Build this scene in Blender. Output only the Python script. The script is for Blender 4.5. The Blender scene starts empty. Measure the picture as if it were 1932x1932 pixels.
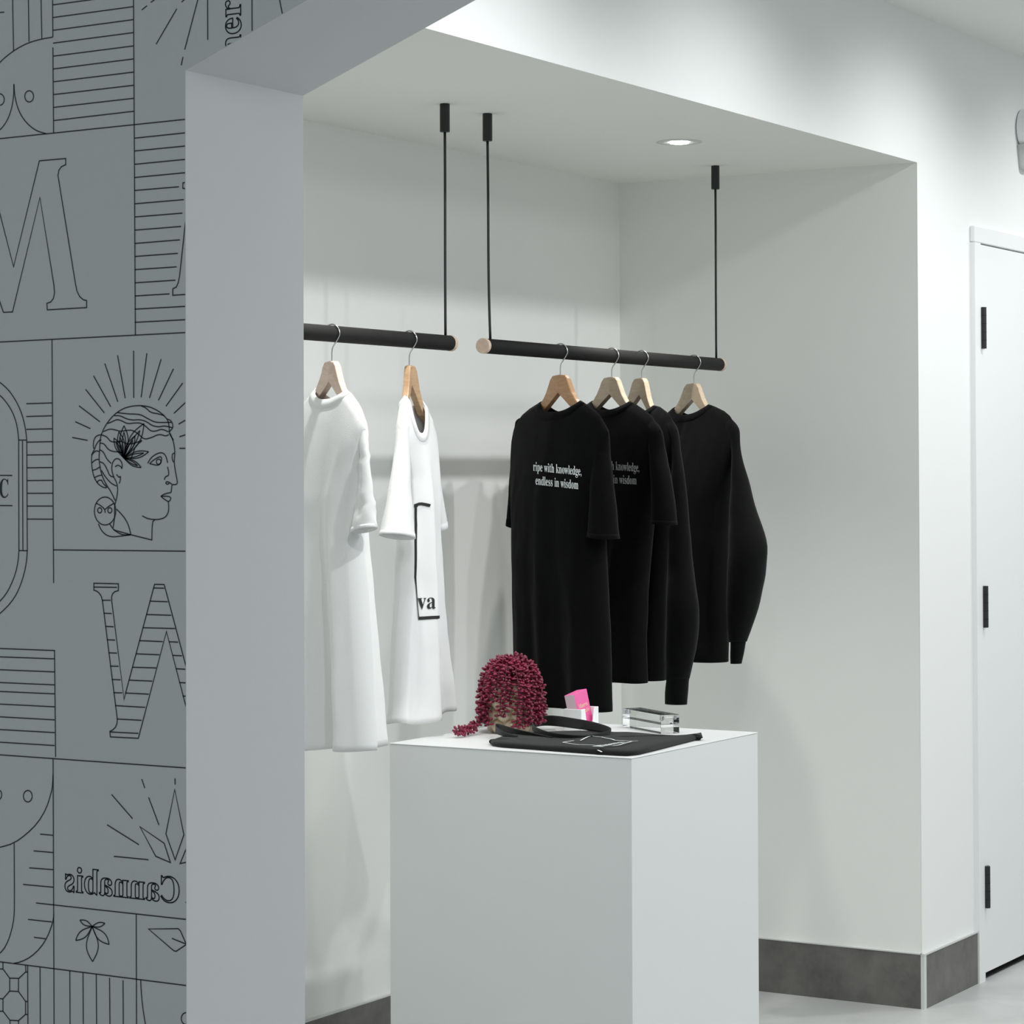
import bpy, bmesh, math, random
from mathutils import Vector, Matrix, noise
random.seed(7)
sc = bpy.context.scene
COL = sc.collection
PI = math.pi

# ------------------------------------------------------------------ camera (solved from the photograph's vanishing points)
F, YAW, PITCH, ROLL, CY = 4786.6, .542276, .0177306, -.00354334, 811.157
H = 1.5
CAM = Vector((0, 0, H))
fwd = Vector((math.cos(YAW)*math.cos(PITCH), math.sin(YAW)*math.cos(PITCH), math.sin(PITCH)))
_r = Vector((math.sin(YAW), -math.cos(YAW), 0))
_u = _r.cross(fwd)
rgt = _r*math.cos(ROLL) + _u*math.sin(ROLL)
upv = -_r*math.sin(ROLL) + _u*math.cos(ROLL)
cd = bpy.data.cameras.new('camera'); cam = bpy.data.objects.new('camera', cd); COL.objects.link(cam)
cd.sensor_width = 36; cd.lens = 36*F/1932; cd.shift_y = -(966-CY)/1932
cd.clip_start = .05; cd.clip_end = 60
M = Matrix((rgt, upv, -fwd)).transposed().to_4x4(); M.translation = CAM
cam.matrix_world = M
sc.camera = cam

def ray(x, y): return fwd + rgt*((x-966)/F) - upv*((y-CY)/F)
def at(x, y, ax, v):                      # photo pixel -> point on an axis-aligned plane of the room
    d = ray(x, y); t = (v-CAM[ax])/d[ax]
    return CAM + d*t

# ------------------------------------------------------------------ materials
def mat(name, col, rough=.6, metal=0, spec=.5, noise_amt=0, noise_scale=8, bump=0, bump_scale=200, sheen=0, trans=0, coat=0, col2=None):
    m = bpy.data.materials.new(name); m.use_nodes = True
    nt = m.node_tree; b = nt.nodes['Principled BSDF']
    b.inputs['Base Color'].default_value = (*col, 1)
    b.inputs['Roughness'].default_value = rough
    b.inputs['Metallic'].default_value = metal
    b.inputs['Specular IOR Level'].default_value = spec
    b.inputs['Sheen Weight'].default_value = sheen
    b.inputs['Transmission Weight'].default_value = trans
    b.inputs['Coat Weight'].default_value = coat
    tc = nt.nodes.new('ShaderNodeTexCoord')
    if noise_amt or col2:
        n = nt.nodes.new('ShaderNodeTexNoise'); n.inputs['Scale'].default_value = noise_scale; n.inputs['Detail'].default_value = 8
        n.inputs['Roughness'].default_value = .62
        nt.links.new(tc.outputs['Object'], n.inputs['Vector'])
        r = nt.nodes.new('ShaderNodeValToRGB'); c2 = col2 or tuple(c*(1-noise_amt) for c in col)
        r.color_ramp.elements[0].position = .35; r.color_ramp.elements[1].position = .65
        r.color_ramp.elements[0].color = (*c2, 1); r.color_ramp.elements[1].color = (*col, 1)
        nt.links.new(n.outputs['Fac'], r.inputs['Fac']); nt.links.new(r.outputs['Color'], b.inputs['Base Color'])
    if bump:
        n = nt.nodes.new('ShaderNodeTexNoise'); n.inputs['Scale'].default_value = bump_scale; n.inputs['Detail'].default_value = 3
        nt.links.new(tc.outputs['Object'], n.inputs['Vector'])
        bp = nt.nodes.new('ShaderNodeBump'); bp.inputs['Strength'].default_value = bump; bp.inputs['Distance'].default_value = .002
        nt.links.new(n.outputs['Fac'], bp.inputs['Height']); nt.links.new(bp.outputs['Normal'], b.inputs['Normal'])
    return m

def wood(name, c1, c2):
    m = bpy.data.materials.new(name); m.use_nodes = True; nt = m.node_tree; b = nt.nodes['Principled BSDF']
    tc = nt.nodes.new('ShaderNodeTexCoord'); mp = nt.nodes.new('ShaderNodeMapping'); mp.inputs['Scale'].default_value = (14, 14, 60)
    nt.links.new(tc.outputs['Object'], mp.inputs['Vector'])
    n = nt.nodes.new('ShaderNodeTexNoise'); n.inputs['Scale'].default_value = 1.6; n.inputs['Detail'].default_value = 6; n.inputs['Distortion'].default_value = 1.2
    nt.links.new(mp.outputs['Vector'], n.inputs['Vector'])
    r = nt.nodes.new('ShaderNodeValToRGB'); r.color_ramp.elements[0].position = .3; r.color_ramp.elements[1].position = .7
    r.color_ramp.elements[0].color = (*c2, 1); r.color_ramp.elements[1].color = (*c1, 1)
    nt.links.new(n.outputs['Fac'], r.inputs['Fac']); nt.links.new(r.outputs['Color'], b.inputs['Base Color'])
    b.inputs['Roughness'].default_value = .42
    return m

MW = mat('wall paint', (.875, .882, .855), .62, bump=.04, bump_scale=350)
MWH = mat('hall wall paint', (.84, .85, .84), .62, bump=.04, bump_scale=350)
MC = mat('ceiling paint', (.79, .80, .77), .8)
MCA = mat('alcove ceiling paint', (.885, .885, .845), .8)
MMUR = mat('mural grey paint', (.55, .57, .555), .55, bump=.08, bump_scale=500)
MPART = mat('partition paint', (.70, .72, .725), .6, bump=.05, bump_scale=400)
MINK = mat('mural ink', (.012, .013, .018), .5)
MFLOOR = mat('polished concrete', (.57, .58, .57), .38, noise_amt=.24, noise_scale=2.2)
MTILE = mat('grey stone tile', (.165, .16, .15), .5, noise_amt=.42, noise_scale=9, bump=.1, bump_scale=60)
MTRIM = mat('satin trim', (.66, .67, .66), .35)
MDOOR = mat('door paint', (.82, .83, .83), .45)
MBLK = mat('black metal', (.012, .012, .013), .45)
MDARK = mat('dark gap', (.006, .006, .006), .9)  # black for hinge joints and for shade painted into the door gaps
MROD = mat('black wrapped rod', (.007, .007, .0065), .7, spec=.3, bump=.35, bump_scale=900)
MCAP = mat('pale wood cap', (.66, .50, .39), .6, noise_amt=.15, noise_scale=120)
MPL = mat('plinth white laminate', (.74, .755, .755), .42)
MCHR = mat('steel wire', (.62, .62, .62), .22, metal=1)
MWHT = mat('white cotton', (.80, .805, .80), .9, sheen=.2, bump=.25, bump_scale=700)
MBT = mat('black cotton', (.0030, .0030, .0032), .95, spec=.06, sheen=.04, bump=.3, bump_scale=700)
MBS = mat('black fleece', (.0038, .0038, .0041), .97, spec=.06, sheen=.065, bump=.4, bump_scale=500)
MBF = mat('folded black cotton', (.0105, .011, .011), .95, spec=.2, sheen=.12, bump=.5, bump_scale=600)
MPRW = mat('white print', (.78, .84, .84), .7)
MPRG = mat('grey print', (.34, .35, .35), .8)  # greyer than the white print, for the second black T-shirt's lettering
MPRK = mat('black print', (.012, .012, .012), .7)
MPINK = mat('hot pink card', (.80, .125, .37), .5)
MPALE = mat('pale pink card edges', (.70, .58, .62), .7)
MCREAM = mat('cream lettering', (.88, .60, .45), .6)
MHOLD = mat('white acrylic', (.86, .87, .88), .25)
MPOD = mat('burgundy pods', (.25, .012, .052), .38, noise_amt=.45, noise_scale=30)
MSTEM = mat('burgundy stem', (.11, .012, .03), .5)
MGOLD = mat('champagne glaze', (.58, .48, .33), .18, coat=.6, spec=.7)
MGLS = mat('clear acrylic', (.97, .985, .98), .02, trans=1)
MGLS.node_tree.nodes['Principled BSDF'].inputs['IOR'].default_value = 1.49
MLBL = mat('white neck label', (.75, .75, .76), .7)

def emis(name, col, s):
    m = bpy.data.materials.new(name); m.use_nodes = True
    b = m.node_tree.nodes['Principled BSDF']; b.inputs['Base Color'].default_value = (*col, 1)
    b.inputs['Emission Color'].default_value = (*col, 1); b.inputs['Emission Strength'].default_value = s
    return m
MLAMP = emis('lit lamp lens', (1, 1, .98), 9)

# ------------------------------------------------------------------ mesh helpers
def obj(name, bm, m, parent=None, smooth=False, norm=True):
    if norm: bmesh.ops.recalc_face_normals(bm, faces=bm.faces)
    me = bpy.data.meshes.new(name); bm.to_mesh(me); bm.free()
    if smooth:
        for p in me.polygons: p.use_smooth = True
    o = bpy.data.objects.new(name, me); COL.objects.link(o)
    if m: me.materials.append(m)
    if parent:
        o.parent = parent; o.matrix_parent_inverse = parent.matrix_world.inverted()
    return o
def tag(o, label=None, cat=None, group=None, kind=None):
    if label: o['label'] = label
    if cat: o['category'] = cat
    if group: o['group'] = group
    if kind: o['kind'] = kind
    return o
def empty(name, loc, label=None, cat=None, group=None):
    o = bpy.data.objects.new(name, None); COL.objects.link(o); o.location = loc; o.empty_display_size = .05
    bpy.context.view_layer.update()
    return tag(o, label, cat, group)
def box(bm, x0, x1, y0, y1, z0, z1):
    v = [bm.verts.new(p) for p in ((x0,y0,z0),(x1,y0,z0),(x1,y1,z0),(x0,y1,z0),(x0,y0,z1),(x1,y0,z1),(x1,y1,z1),(x0,y1,z1))]
    for f in ((0,3,2,1),(4,5,6,7),(0,1,5,4),(1,2,6,5),(2,3,7,6),(3,0,4,7)): bm.faces.new([v[i] for i in f])
    return v
def BX(*a):
    bm = bmesh.new()
    for q in a: box(bm, *q)
    return bm
def struct(name, bm, m, parent=None):
    o = obj(name, bm, m, parent)
    if not parent: o['kind'] = 'structure'
    return o
def prism(bm, pts, d):                     # polygon pts (3-D) extruded by vector d
    a = [bm.verts.new(p) for p in pts]; b = [bm.verts.new(Vector(p)+d) for p in pts]
    bm.faces.new(a); bm.faces.new(b[::-1])
    for i in range(len(a)):
        j = (i+1) % len(a); bm.faces.new((a[i], b[i], b[j], a[j]))
def cyl(bm, p0, p1, r, n=24, r1=None, cap=True):
    p0, p1 = Vector(p0), Vector(p1); r1 = r if r1 is None else r1
    d = (p1-p0).normalized(); a = d.orthogonal().normalized(); b = d.cross(a)
    A, B = [], []
    for i in range(n):
        t = 2*PI*i/n; q = a*math.cos(t)+b*math.sin(t)
        A.append(bm.verts.new(p0+q*r)); B.append(bm.verts.new(p1+q*r1))
    for i in range(n):
        j = (i+1) % n; bm.faces.new((A[i], A[j], B[j], B[i]))
    if cap: bm.faces.new(A[::-1]); bm.faces.new(B)
def tube(bm, pts, r, n=10, cap=True):
    pts = [Vector(p) for p in pts]; rings = []; nrm = None
    for i, p in enumerate(pts):
        t = (pts[min(i+1, len(pts)-1)]-pts[max(i-1, 0)]).normalized()
        nrm = t.orthogonal() if nrm is None else (nrm - t*nrm.dot(t))
        nrm.normalize(); b = t.cross(nrm)
        rings.append([bm.verts.new(p+(nrm*math.cos(2*PI*k/n)+b*math.sin(2*PI*k/n))*r) for k in range(n)])
    for A, B in zip(rings, rings[1:]):
        for k in range(n): bm.faces.new((A[k], A[(k+1)%n], B[(k+1)%n], B[k]))
    if cap: bm.faces.new(rings[0][::-1]); bm.faces.new(rings[-1])
def bevel(o, w=.002, seg=2, ang=.6):
    md = o.modifiers.new('bevel', 'BEVEL'); md.width = w; md.segments = seg; md.limit_method = 'ANGLE'; md.angle_limit = ang
    return o
def lerp(a, b, t): return a+(b-a)*t
def interp(x, xs, ys):
    if x <= xs[0]: return ys[0]
    for i in range(1, len(xs)):
        if x <= xs[i]:
            return lerp(ys[i-1], ys[i], (x-xs[i-1])/max(1e-9, xs[i]-xs[i-1]))
    return ys[-1]
def smooth_poly(p, it=2, closed=False):
    for _ in range(it):
        q = []
        n = len(p); rng = range(n if closed else n-1)
        if not closed: q.append(p[0])
        for i in rng:
            a, b = p[i], p[(i+1) % n]
            q += [tuple(lerp(a[k], b[k], .25) for k in range(len(a))), tuple(lerp(a[k], b[k], .75) for k in range(len(a)))]
        if not closed: q.append(p[-1])
        p = q
    return p
def serif(s):
    o = ''
    for c in s:
        if 'a' <= c <= 'z': o += chr(0x1D41A+ord(c)-97)
        elif 'A' <= c <= 'Z': o += chr(0x1D400+ord(c)-65)
        else: o += c
    return o
def text_mesh(s, thin=0.0, outline=0):
    """mesh of a line of serif letters, baseline at y=0, starting at x=0 (size about one unit)"""
    c = bpy.data.curves.new('t', 'FONT'); c.body = serif(s); c.offset = -thin
    if outline: c.fill_mode = 'NONE'; c.bevel_depth = outline; c.bevel_resolution = 0; c.resolution_u = 5
    else: c.resolution_u = 5
    o = bpy.data.objects.new('t', c); COL.objects.link(o)
    me = bpy.data.meshes.new_from_object(o.evaluated_get(bpy.context.evaluated_depsgraph_get()))
    bpy.data.objects.remove(o); bpy.data.curves.remove(c)
    bm = bmesh.new(); bm.from_mesh(me); bpy.data.meshes.remove(me)
    x0 = min(v.co.x for v in bm.verts); x1 = max(v.co.x for v in bm.verts)
    for v in bm.verts: v.co.x = (v.co.x-x0)
    return bm, x1-x0

# ------------------------------------------------------------------ room geometry
YF, YB, XR = 2.704, 3.660, 6.706       # hall wall plane, alcove back wall plane, alcove right wall plane
ZN, ZC = 2.377, 2.796                  # alcove ceiling, hall ceiling
X1, X2, YJ = 2.524, 2.777, 2.0         # mural partition faces, its jamb
ZJ, SL = 2.012, .372                   # where the opening's top edge starts to slope, and how steeply
XD0, XD1, ZD = 7.165, 8.03, 2.180      # door

struct('floor', BX((-3.5, 9.5, -3.5, 5.0, -.08, 0)), MFLOOR)
struct('ceiling', BX((-3.5, 9.5, -3.5, YF, ZC, ZC+.08)), MC)
struct('ceiling_alcove', BX((X2, XR, YF+.002, YB, ZN, ZN+.08)), MCA)
struct('wall_back', BX((X2, XR+.1, YB, YB+.1, 0, ZC)), MW)
struct('wall_right', BX((XR, XR+.1, YF+.002, YB, 0, ZN+.08)), MW)
bm = BX((X2, XR+.1, YF, YF+.1, ZN+.0805, ZC), (X2, XR, YF, YF+.0018, ZN, ZN+.0805), (XR, XR+.1, YF, YF+.0018, 0, ZN+.0805), (XR+.1, XD0-.004, YF, YF+.1, 0, ZC), (XD0-.004, XD1+.004, YF, YF+.1, ZD+.004, ZC), (XD1+.004, 9.5, YF, YF+.1, 0, ZC))
struct('wall_front', bm, MWH)
struct('wall_end', BX((9.5, 9.6, -3.5, 5.0, 0, ZC)), MWH)
# mural partition with a sloping-topped opening in it
def zslope(y): return ZJ + SL*(YJ-y)
YT = YJ-(ZC-ZJ)/SL
bm = bmesh.new()
prof = [(YJ, 0), (5.0, 0), (5.0, ZC), (YT, ZC), (YJ, ZJ)]
prism(bm, [(X1, y, z) for y, z in prof], Vector((X2-X1, 0, 0)))
wl = struct('wall_left', bm, MPART)
# grey painted face of the partition
bm = bmesh.new(); prism(bm, [(X1, y, z) for y, z in prof], Vector((-.0006, 0, 0)))
obj('mural_paint', bm, MMUR, wl)

# baseboards
bm = BX((X2, XR-.010, YB-.010, YB, 0, .163)); bb = struct('baseboard_back', bm, MTILE)
obj('metal_edge', BX((X2, XR-.010, YB-.011, YB, .163, .167)), MTRIM, bb)
bm = BX((XR-.010, XR, YF, YB-.010, 0, .152)); bb = struct('baseboard_right', bm, MTILE)
obj('metal_edge', BX((XR-.012, XR, YF-.002, YB-.011, .152, .1555)), MTRIM, bb)
bm = BX((XR+.006, XD0-.052, YF-.010, YF, 0, .150)); bb = struct('baseboard_front', bm, MTILE)
obj('metal_edge', BX((XR-.012, XD0-.052, YF-.012, YF, .150, .1555)), MTRIM, bb)
obj('corner_strip', BX((XR-.0105, XR+.006, YF-.0105, YF, .0, .150)), MTRIM, bb)

# door with casing and hinges
dr = struct('door_1', BX((XD0, XD1, YF-.0115, YF+.028, .022, ZD)), MDOOR)
bevel(dr, .0015)
for z0, z1 in ((1.870, 1.993), (1.043, 1.166), (.215, .338)):
    bm = bmesh.new(); cyl(bm, (XD0+.004, YF-.0205, z0), (XD0+.004, YF-.0205, z1), .0085, 16)
    box(bm, XD0+.001, XD0+.034, YF-.0150, YF-.0110, z0+.002, z1-.002)
    h = obj('hinge', bm, MBLK, dr)
    for k in (1, 2, 3, 4):
        zz = lerp(z0, z1, k/5); bm = bmesh.new(); cyl(bm, (XD0+.004, YF-.0205, zz-.0006), (XD0+.004, YF-.0205, zz+.0006), .0089, 16); obj('knuckle_joint', bm, MDARK, h)
bm = bmesh.new(); cyl(bm, (XD1-.07, YF-.011, 1.0), (XD1-.07, YF-.05, 1.0), .011); cyl(bm, (XD1-.07, YF-.05, 1.0), (XD1-.19, YF-.05, 1.0), .010)
obj('door_handle', bm, MBLK, dr)
bm = BX((XD0-.052, XD0-.003, YF-.0155, YF, 0, ZD+.003), (XD1+.003, XD1+.052, YF-.0155, YF, 0, ZD+.003))
struct('trim_1', bm, MDOOR)
bm = BX((XD0-.052, XD1+.052, YF-.0155, YF, ZD+.004, ZD+.052)); bevel(struct('trim_2', bm, MDOOR), .003)
struct('door_gap_shade', BX((XD0, XD1, YF+.001, YF+.09, .0, .004)), MDARK)  # black strip on the floor, painted-in shade under the door
struct('dark_sheet_behind_door', BX((XD0-.05, XD1+.05, YF+.1, YF+.12, 0, ZC)), MDARK)  # near-black sheet standing in for shade in the gaps round the door

# ------------------------------------------------------------------ mural line work
XM = X1-.0006
LW = .0015
mb = bmesh.new()
def mpt(x, y):
    p = at(x, y, 0, XM); return (p.y, p.z)
def stroke(pts, closed=False, w=LW):
    pts = [Vector(p) for p in pts]
    if closed: pts.append(pts[0].copy())
    q = [pts[0]]
    for p in pts[1:]:
        if (p-q[-1]).length > 1e-5: q.append(p)
    pts = q; n = len(pts)
    if n < 2: return
    L, R = [], []
    for i in range(n):
        if closed and i in (0, n-1): a, b = pts[-2], pts[1]; d0 = (pts[0]-a).normalized(); d1 = (b-pts[0]).normalized()
        else:
            d0 = (pts[i]-pts[i-1]).normalized() if i else (pts[1]-pts[0]).normalized()
            d1 = (pts[i+1]-pts[i]).normalized() if i < n-1 else d0
        t = d0+d1; t = t.normalized() if t.length > .05 else d1
        nn = Vector((-t.y, t.x)); k = 1/max(.45, abs(nn.dot(Vector((-d1.y, d1.x)))))
        L.append(pts[i]+nn*w/2*k); R.append(pts[i]-nn*w/2*k)
    def V(p, e): return mb.verts.new((XM-e, p.x, p.y))
    a = [V(p, .0005) for p in L]; b = [V(p, .0005) for p in R]
    for i in range(n-1): mb.faces.new((a[i], a[i+1], b[i+1], b[i]))
def S(zoom, *lines, sm=0, closed=False):
    s, oy = zoom
    for ln in lines:
        p = [mpt(ln[i]/s, ln[i+1]/s+oy) for i in range(0, len(ln), 2)]
        if sm: p = smooth_poly(p, sm, closed)
        stroke(p, closed)
def E(zoom, cx, cy, rx, ry):
    s, oy = zoom
    stroke([mpt((cx+rx*math.cos(2*PI*k/28))/s, (cy+ry*math.sin(2*PI*k/28))/s+oy) for k in range(28)], True)
def LENS(zoom, cx, cy, tx, ty, wr):
    dx, dy = tx-cx, ty-cy
    a = [(cx+dx*t-dy*wr*math.sin(PI*t**1.15), cy+dy*t+dx*wr*math.sin(PI*t**1.15)) for t in [k/9 for k in range(10)]]
    b = [(cx+dx*t+dy*wr*math.sin(PI*t**1.15), cy+dy*t-dx*wr*math.sin(PI*t**1.15)) for t in [k/9 for k in range(9, -1, -1)]]
    s, oy = zoom
    stroke([mpt(x/s, y/s+oy) for x, y in a]); stroke([mpt(x/s, y/s+oy) for x, y in b])
A1, A2, A3, A4 = (3.0189, 0), (3.864, 600), (4.83, 1060), (3.7734, 1420)
# top cells
S(A1, (300,-30,302,212), (302,270,306,757), (302,28,540,-4), (303,100,760,38), (303,173,760,112), (303,246,760,186), (305,320,760,262), (305,393,760,336),
  (306,466,760,411), (306,539,762,486), (306,612,762,560), (306,687,762,634), (-30,793,1075,678), (761,-30,772,1908), (72,-30,78,290), (162,-30,166,238), (234,-30,239,220), (-20,74,25,69))
S(A1, (-40,400,0,355,40,318,100,275,166,242,239,222,300,212), (80,478,78,560,62,640,30,710,-20,760), (80,478,86,560,110,640,150,700,205,745,265,762), sm=2)
E(A1, 167, 549, 25, 32); E(A1, -2, 567, 27, 33)
S(A1, (225,916,375,903,375,938,350,950,336,970,331,1000,432,1625,440,1660,455,1690,475,1707,494,1712,494,1752,270,1765,268,1728,290,1720,305,1700,311,1670,308,1625,228,1125,72,1777,20,1779,-30,1630),
  (225,916,78,1520,-30,1100))
for ln in ((787,1055,757),(860,1055,832),(936,1055,908),(1011,1055,984),(1085,1020,1064),(1161,1048,1137),(1236,1040,1214),(1311,1032,1290),(1387,1026,1366),(1461,1014,1443),(1536,1007,1520),(1611,1000,1596),(1686,966,1674),(1761,1075,1744),(1836,1075,1820)):
    S(A1, (768, ln[0], ln[1], ln[2]))
S(A1, (1075,1036,1043,1042,1042,1072,1075,1079), (1065,1180,1050,1330,1024,1570,1016,1610,1005,1635,985,1645,985,1682,1075,1676))
S(A1, (808,57,838,33), (860,14,900,-16), (1008,50,890,252), (1135,-30,1053,283), (1043,325,1033,372), (1183,-30,1184,228), (1035,12,1060,-10), (1436,-30,1437,190), (1588,-30,1612,95))
# woman's head, sunburst, arch
S(A2, (-20,176,1360,106), (380,158,392,1932), (137,890,196,890), (165,895,168,1693), (139,1695,200,1697), (-20,1147,90,1148), (-20,1367,92,1368), (390,1690,1365,1700))
S(A2, (-40,440,0,468,60,520,110,590,150,670,175,750,190,830,196,890), (-40,540,0,562,45,610,90,680,120,760,133,840,137,890), sm=1)
S(A2, (196,890,200,1697), (137,890,139,1695))
S(A2, (200,1697,194,1780,178,1860,150,1950,110,2035,50,2110,-40,2190), (139,1695,134,1770,115,1860,80,1950,40,2020,0,2065,-40,2100), sm=1)
for i, y in enumerate((625,718,812,905,999,1092,1185,1278,1371,1466)):
    S(A2, (193 if i < 3 else 197+i*.4, y, 382+i*.6, y-6+i*.75))
S(A2, (528,871,640,892),(550,756,660,806),(577,640,730,757),(625,520,762,692),(683,421,808,647),(765,332,860,611),(858,272,914,585),(975,238,976,583),(1072,257,1030,578),(1176,299,1091,583),
  (1266,370,1156,601),(1333,474,1211,643),(1365,605,1269,695),(1365,737,1303,774),(1365,847,1309,866),(1365,950,1309,950))
S(A2, (740,850,760,800,800,740,850,690,910,655,975,640,1040,638,1100,650,1160,680,1200,715,1225,745,1235,790,1235,830),
  (1220,737,1245,745,1260,770,1262,800,1235,830,1238,845,1256,875,1266,890),
  (1240,840,1262,890,1273,940,1276,990,1270,1050,1280,1120,1292,1180,1295,1205,1280,1216,1255,1212,1252,1240,1248,1272),
  (1248,1272,1200,1282,1172,1300,1205,1325,1230,1340,1245,1325,1246,1305,1215,1298,1172,1300), (1228,1340,1232,1380,1228,1420,1205,1455,1165,1468,1120,1470,1075,1462,1038,1442),
  (1222,1085,1230,1115,1232,1148,1210,1155,1200,1170,1202,1180), (1255,1212,1235,1198,1215,1192,1208,1205,1222,1214,1236,1204),
  (1078,1060,1100,1020,1140,990,1180,980,1205,995,1218,1030,1223,1056), (1092,1062,1120,1035,1160,1012,1180,1012,1178,1045,1160,1075,1125,1070,1092,1062), (1272,985,1258,990,1255,1020,1262,1045,1268,1050),
  (855,690,900,695,950,700,985,700,1030,705,1080,735,1130,760,1190,762,1250,760), (835,712,880,712,920,735,970,745,1020,740,1070,755,1110,785,1160,795,1200,785,1260,800),
  (785,770,820,755,855,738,890,750,930,772,980,765,1030,765,1070,795,1100,825,1140,825,1180,808,1230,830), (755,828,800,808,840,815,880,827,930,818,970,818,1010,845,1050,885,1100,875,1160,845,1210,862,1232,850),
  (1030,640,1065,655,1100,690,1150,697,1200,712), (740,852,780,865,805,900,840,905,880,895,930,920,980,915,1050,885,990,930,970,990,955,1030),
  (740,850,705,858,685,885,680,940,690,960,700,925,725,890,740,890), (690,960,670,990,668,1050,675,1120,690,1170,720,1215,760,1238,785,1236,755,1210,740,1180),
  (740,850,730,890,728,960,722,1020,730,1090,745,1150,775,1215,810,1265,840,1330), (668,1000,700,965,725,975), (672,1055,700,1030,725,1032), (675,1110,700,1105,730,1085), (690,1165,715,1150,745,1145), (705,1200,725,1180,745,1185),
  (730,912,760,915,790,960,830,975,880,975,905,1000), (728,960,755,975,780,1030,812,1060), (730,1048,760,1060,785,1110,800,1150,830,1160), (740,1110,770,1160,810,1205,850,1225),
  (890,1100,893,1060,870,1025,840,1025,818,1060,815,1110,830,1160,850,1195,860,1240,855,1300,840,1350,835,1400,838,1450,825,1530), (840,1085,860,1070,885,1085,890,1100), (850,1140,870,1165,880,1150,878,1185,870,1207),
  (700,1348,740,1370,765,1395,768,1420), (830,1352,790,1375,768,1395), (718,1500,740,1550,775,1583,820,1597,880,1590,955,1580), (850,1392,910,1455,940,1515,955,1580), (800,1500,830,1545,870,1570,900,1582,955,1580), sm=2)
S(A2, (1130,1470,1115,1485,1110,1530,1108,1618,955,1580,830,1545))
E(A2, 1158, 1048, 17, 19); E(A2, 767, 1407, 78, 102); E(A2, 728, 1402, 15, 19); E(A2, 802, 1402, 15, 19)
for tx, ty in ((832,875),(868,830),(905,785),(1050,770),(985,860),(1085,975),(1030,1090)):
    LENS(A2, 905, 1022, tx, ty, .13); LENS(A2, 905, 1022, lerp(905, tx, .8), lerp(1022, ty, .8), .07)
# striped letter and bands
S(A3, (-20,789,500,808), (498,805,508,1778), (-20,865,498,884), (-20,982,498,1003), (-20,1099,498,1121), (-20,1180,500,1203), (-20,1295,500,1321), (-20,1411,500,1440), (-20,1527,500,1556), (-20,1642,500,1674), (-20,1757,1712,1879))
S(A3, (1712,1012,1520,290,1497,207,1410,205,1150,1180,1132,1255,1020,360,1018,320,1028,290,1050,270,1080,262,1080,200,857,195,857,258,885,268,905,285,925,315,935,355,1055,1310,1070,1430,1068,1470,1055,1505,1030,1530,1003,1545,1007,1595,1262,1608,1518,635,1712,1380))
S(A3, (857,230,1068,233),(1400,238,1497,240),(930,350,1010,350),(945,468,1020,471),(960,588,1038,592),(975,710,1050,713),(990,829,1068,832),(1005,950,1083,952),(1020,1072,1100,1075),(1035,1192,1115,1194),
  (1368,358,1530,364),(1335,480,1562,487),(1302,600,1598,608),(1270,718,1485,727),(1240,838,1455,847),(1205,960,1425,967),(1175,1078,1390,1087),(1143,1195,1358,1206),(1050,1310,1325,1326),(1065,1432,1292,1444),(1005,1550,1262,1563),
  (1540,728,1625,732),(1573,852,1660,856),(1603,974,1690,979),(1635,1100,1712,1104),(1665,1222,1712,1226))
# lower cells
S(A4, (379,42,386,1960), (287,580,378,588),(241,699,380,711),(210,820,380,833),(166,938,381,958),(258,1070,385,1084),(201,1187,370,1205),(243,1314,325,1325),(385,1084,1345,1189),(-20,1486,1345,1660),
  (971,1150,973,1960),(198,1515,200,1960),(286,1528,288,1960),(498,1553,500,1960),(592,1565,594,1960),(686,1577,689,1960),(781,1602,784,1960),(877,1620,879,1960),
  (22,1492,22,1540),(-20,1540,22,1540,70,1605,135,1607,185,1560,183,1515),(185,1562,198,1563),(70,1605,70,1697,132,1700,133,1607),(-20,1750,22,1752,70,1697),(132,1700,183,1770,196,1772),(22,1752,22,1840,-20,1842),
  (22,1840,72,1905,133,1908,183,1863,183,1770),(183,1863,198,1865),(72,1905,72,1960),(133,1908,133,1960),
  (1010,188,1032,252),(1247,183,1248,228),(795,297,945,470),(1059,318,1133,516),(763,513,990,655),(812,738,1058,762),(1345,640,1283,790,1345,776),(1225,1322,1345,1370))
S(A4, (1245,262,1182,578,1248,763,1310,585), (997,527,1110,738,1214,782,1170,645), (1058,1255,1270,1253,1285,1268,1328,1365,1255,1414,1238,1410), closed=True)
S(A4, (379,150,376,230,365,290,330,400,270,500,190,580,100,645,0,675,-50,680), (102,645,104,1100,100,1180,85,1260,60,1340,25,1405,-30,1455), (384,1150,382,1180,370,1230,340,1310,290,1390,220,1455,150,1490,100,1500), (1003,1615,1005,1680,1015,1800,1040,1960), sm=1)
E(A4, 199, 310, 31, 41); E(A4, -10, 300, 23, 35); E(A4, 1325, 1893, 33, 42)
for tx, ty in ((570,1192),(748,1215),(540,1337),(778,1365),(660,1487)): LENS(A4, 657, 1237, tx, ty, .17)
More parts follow.
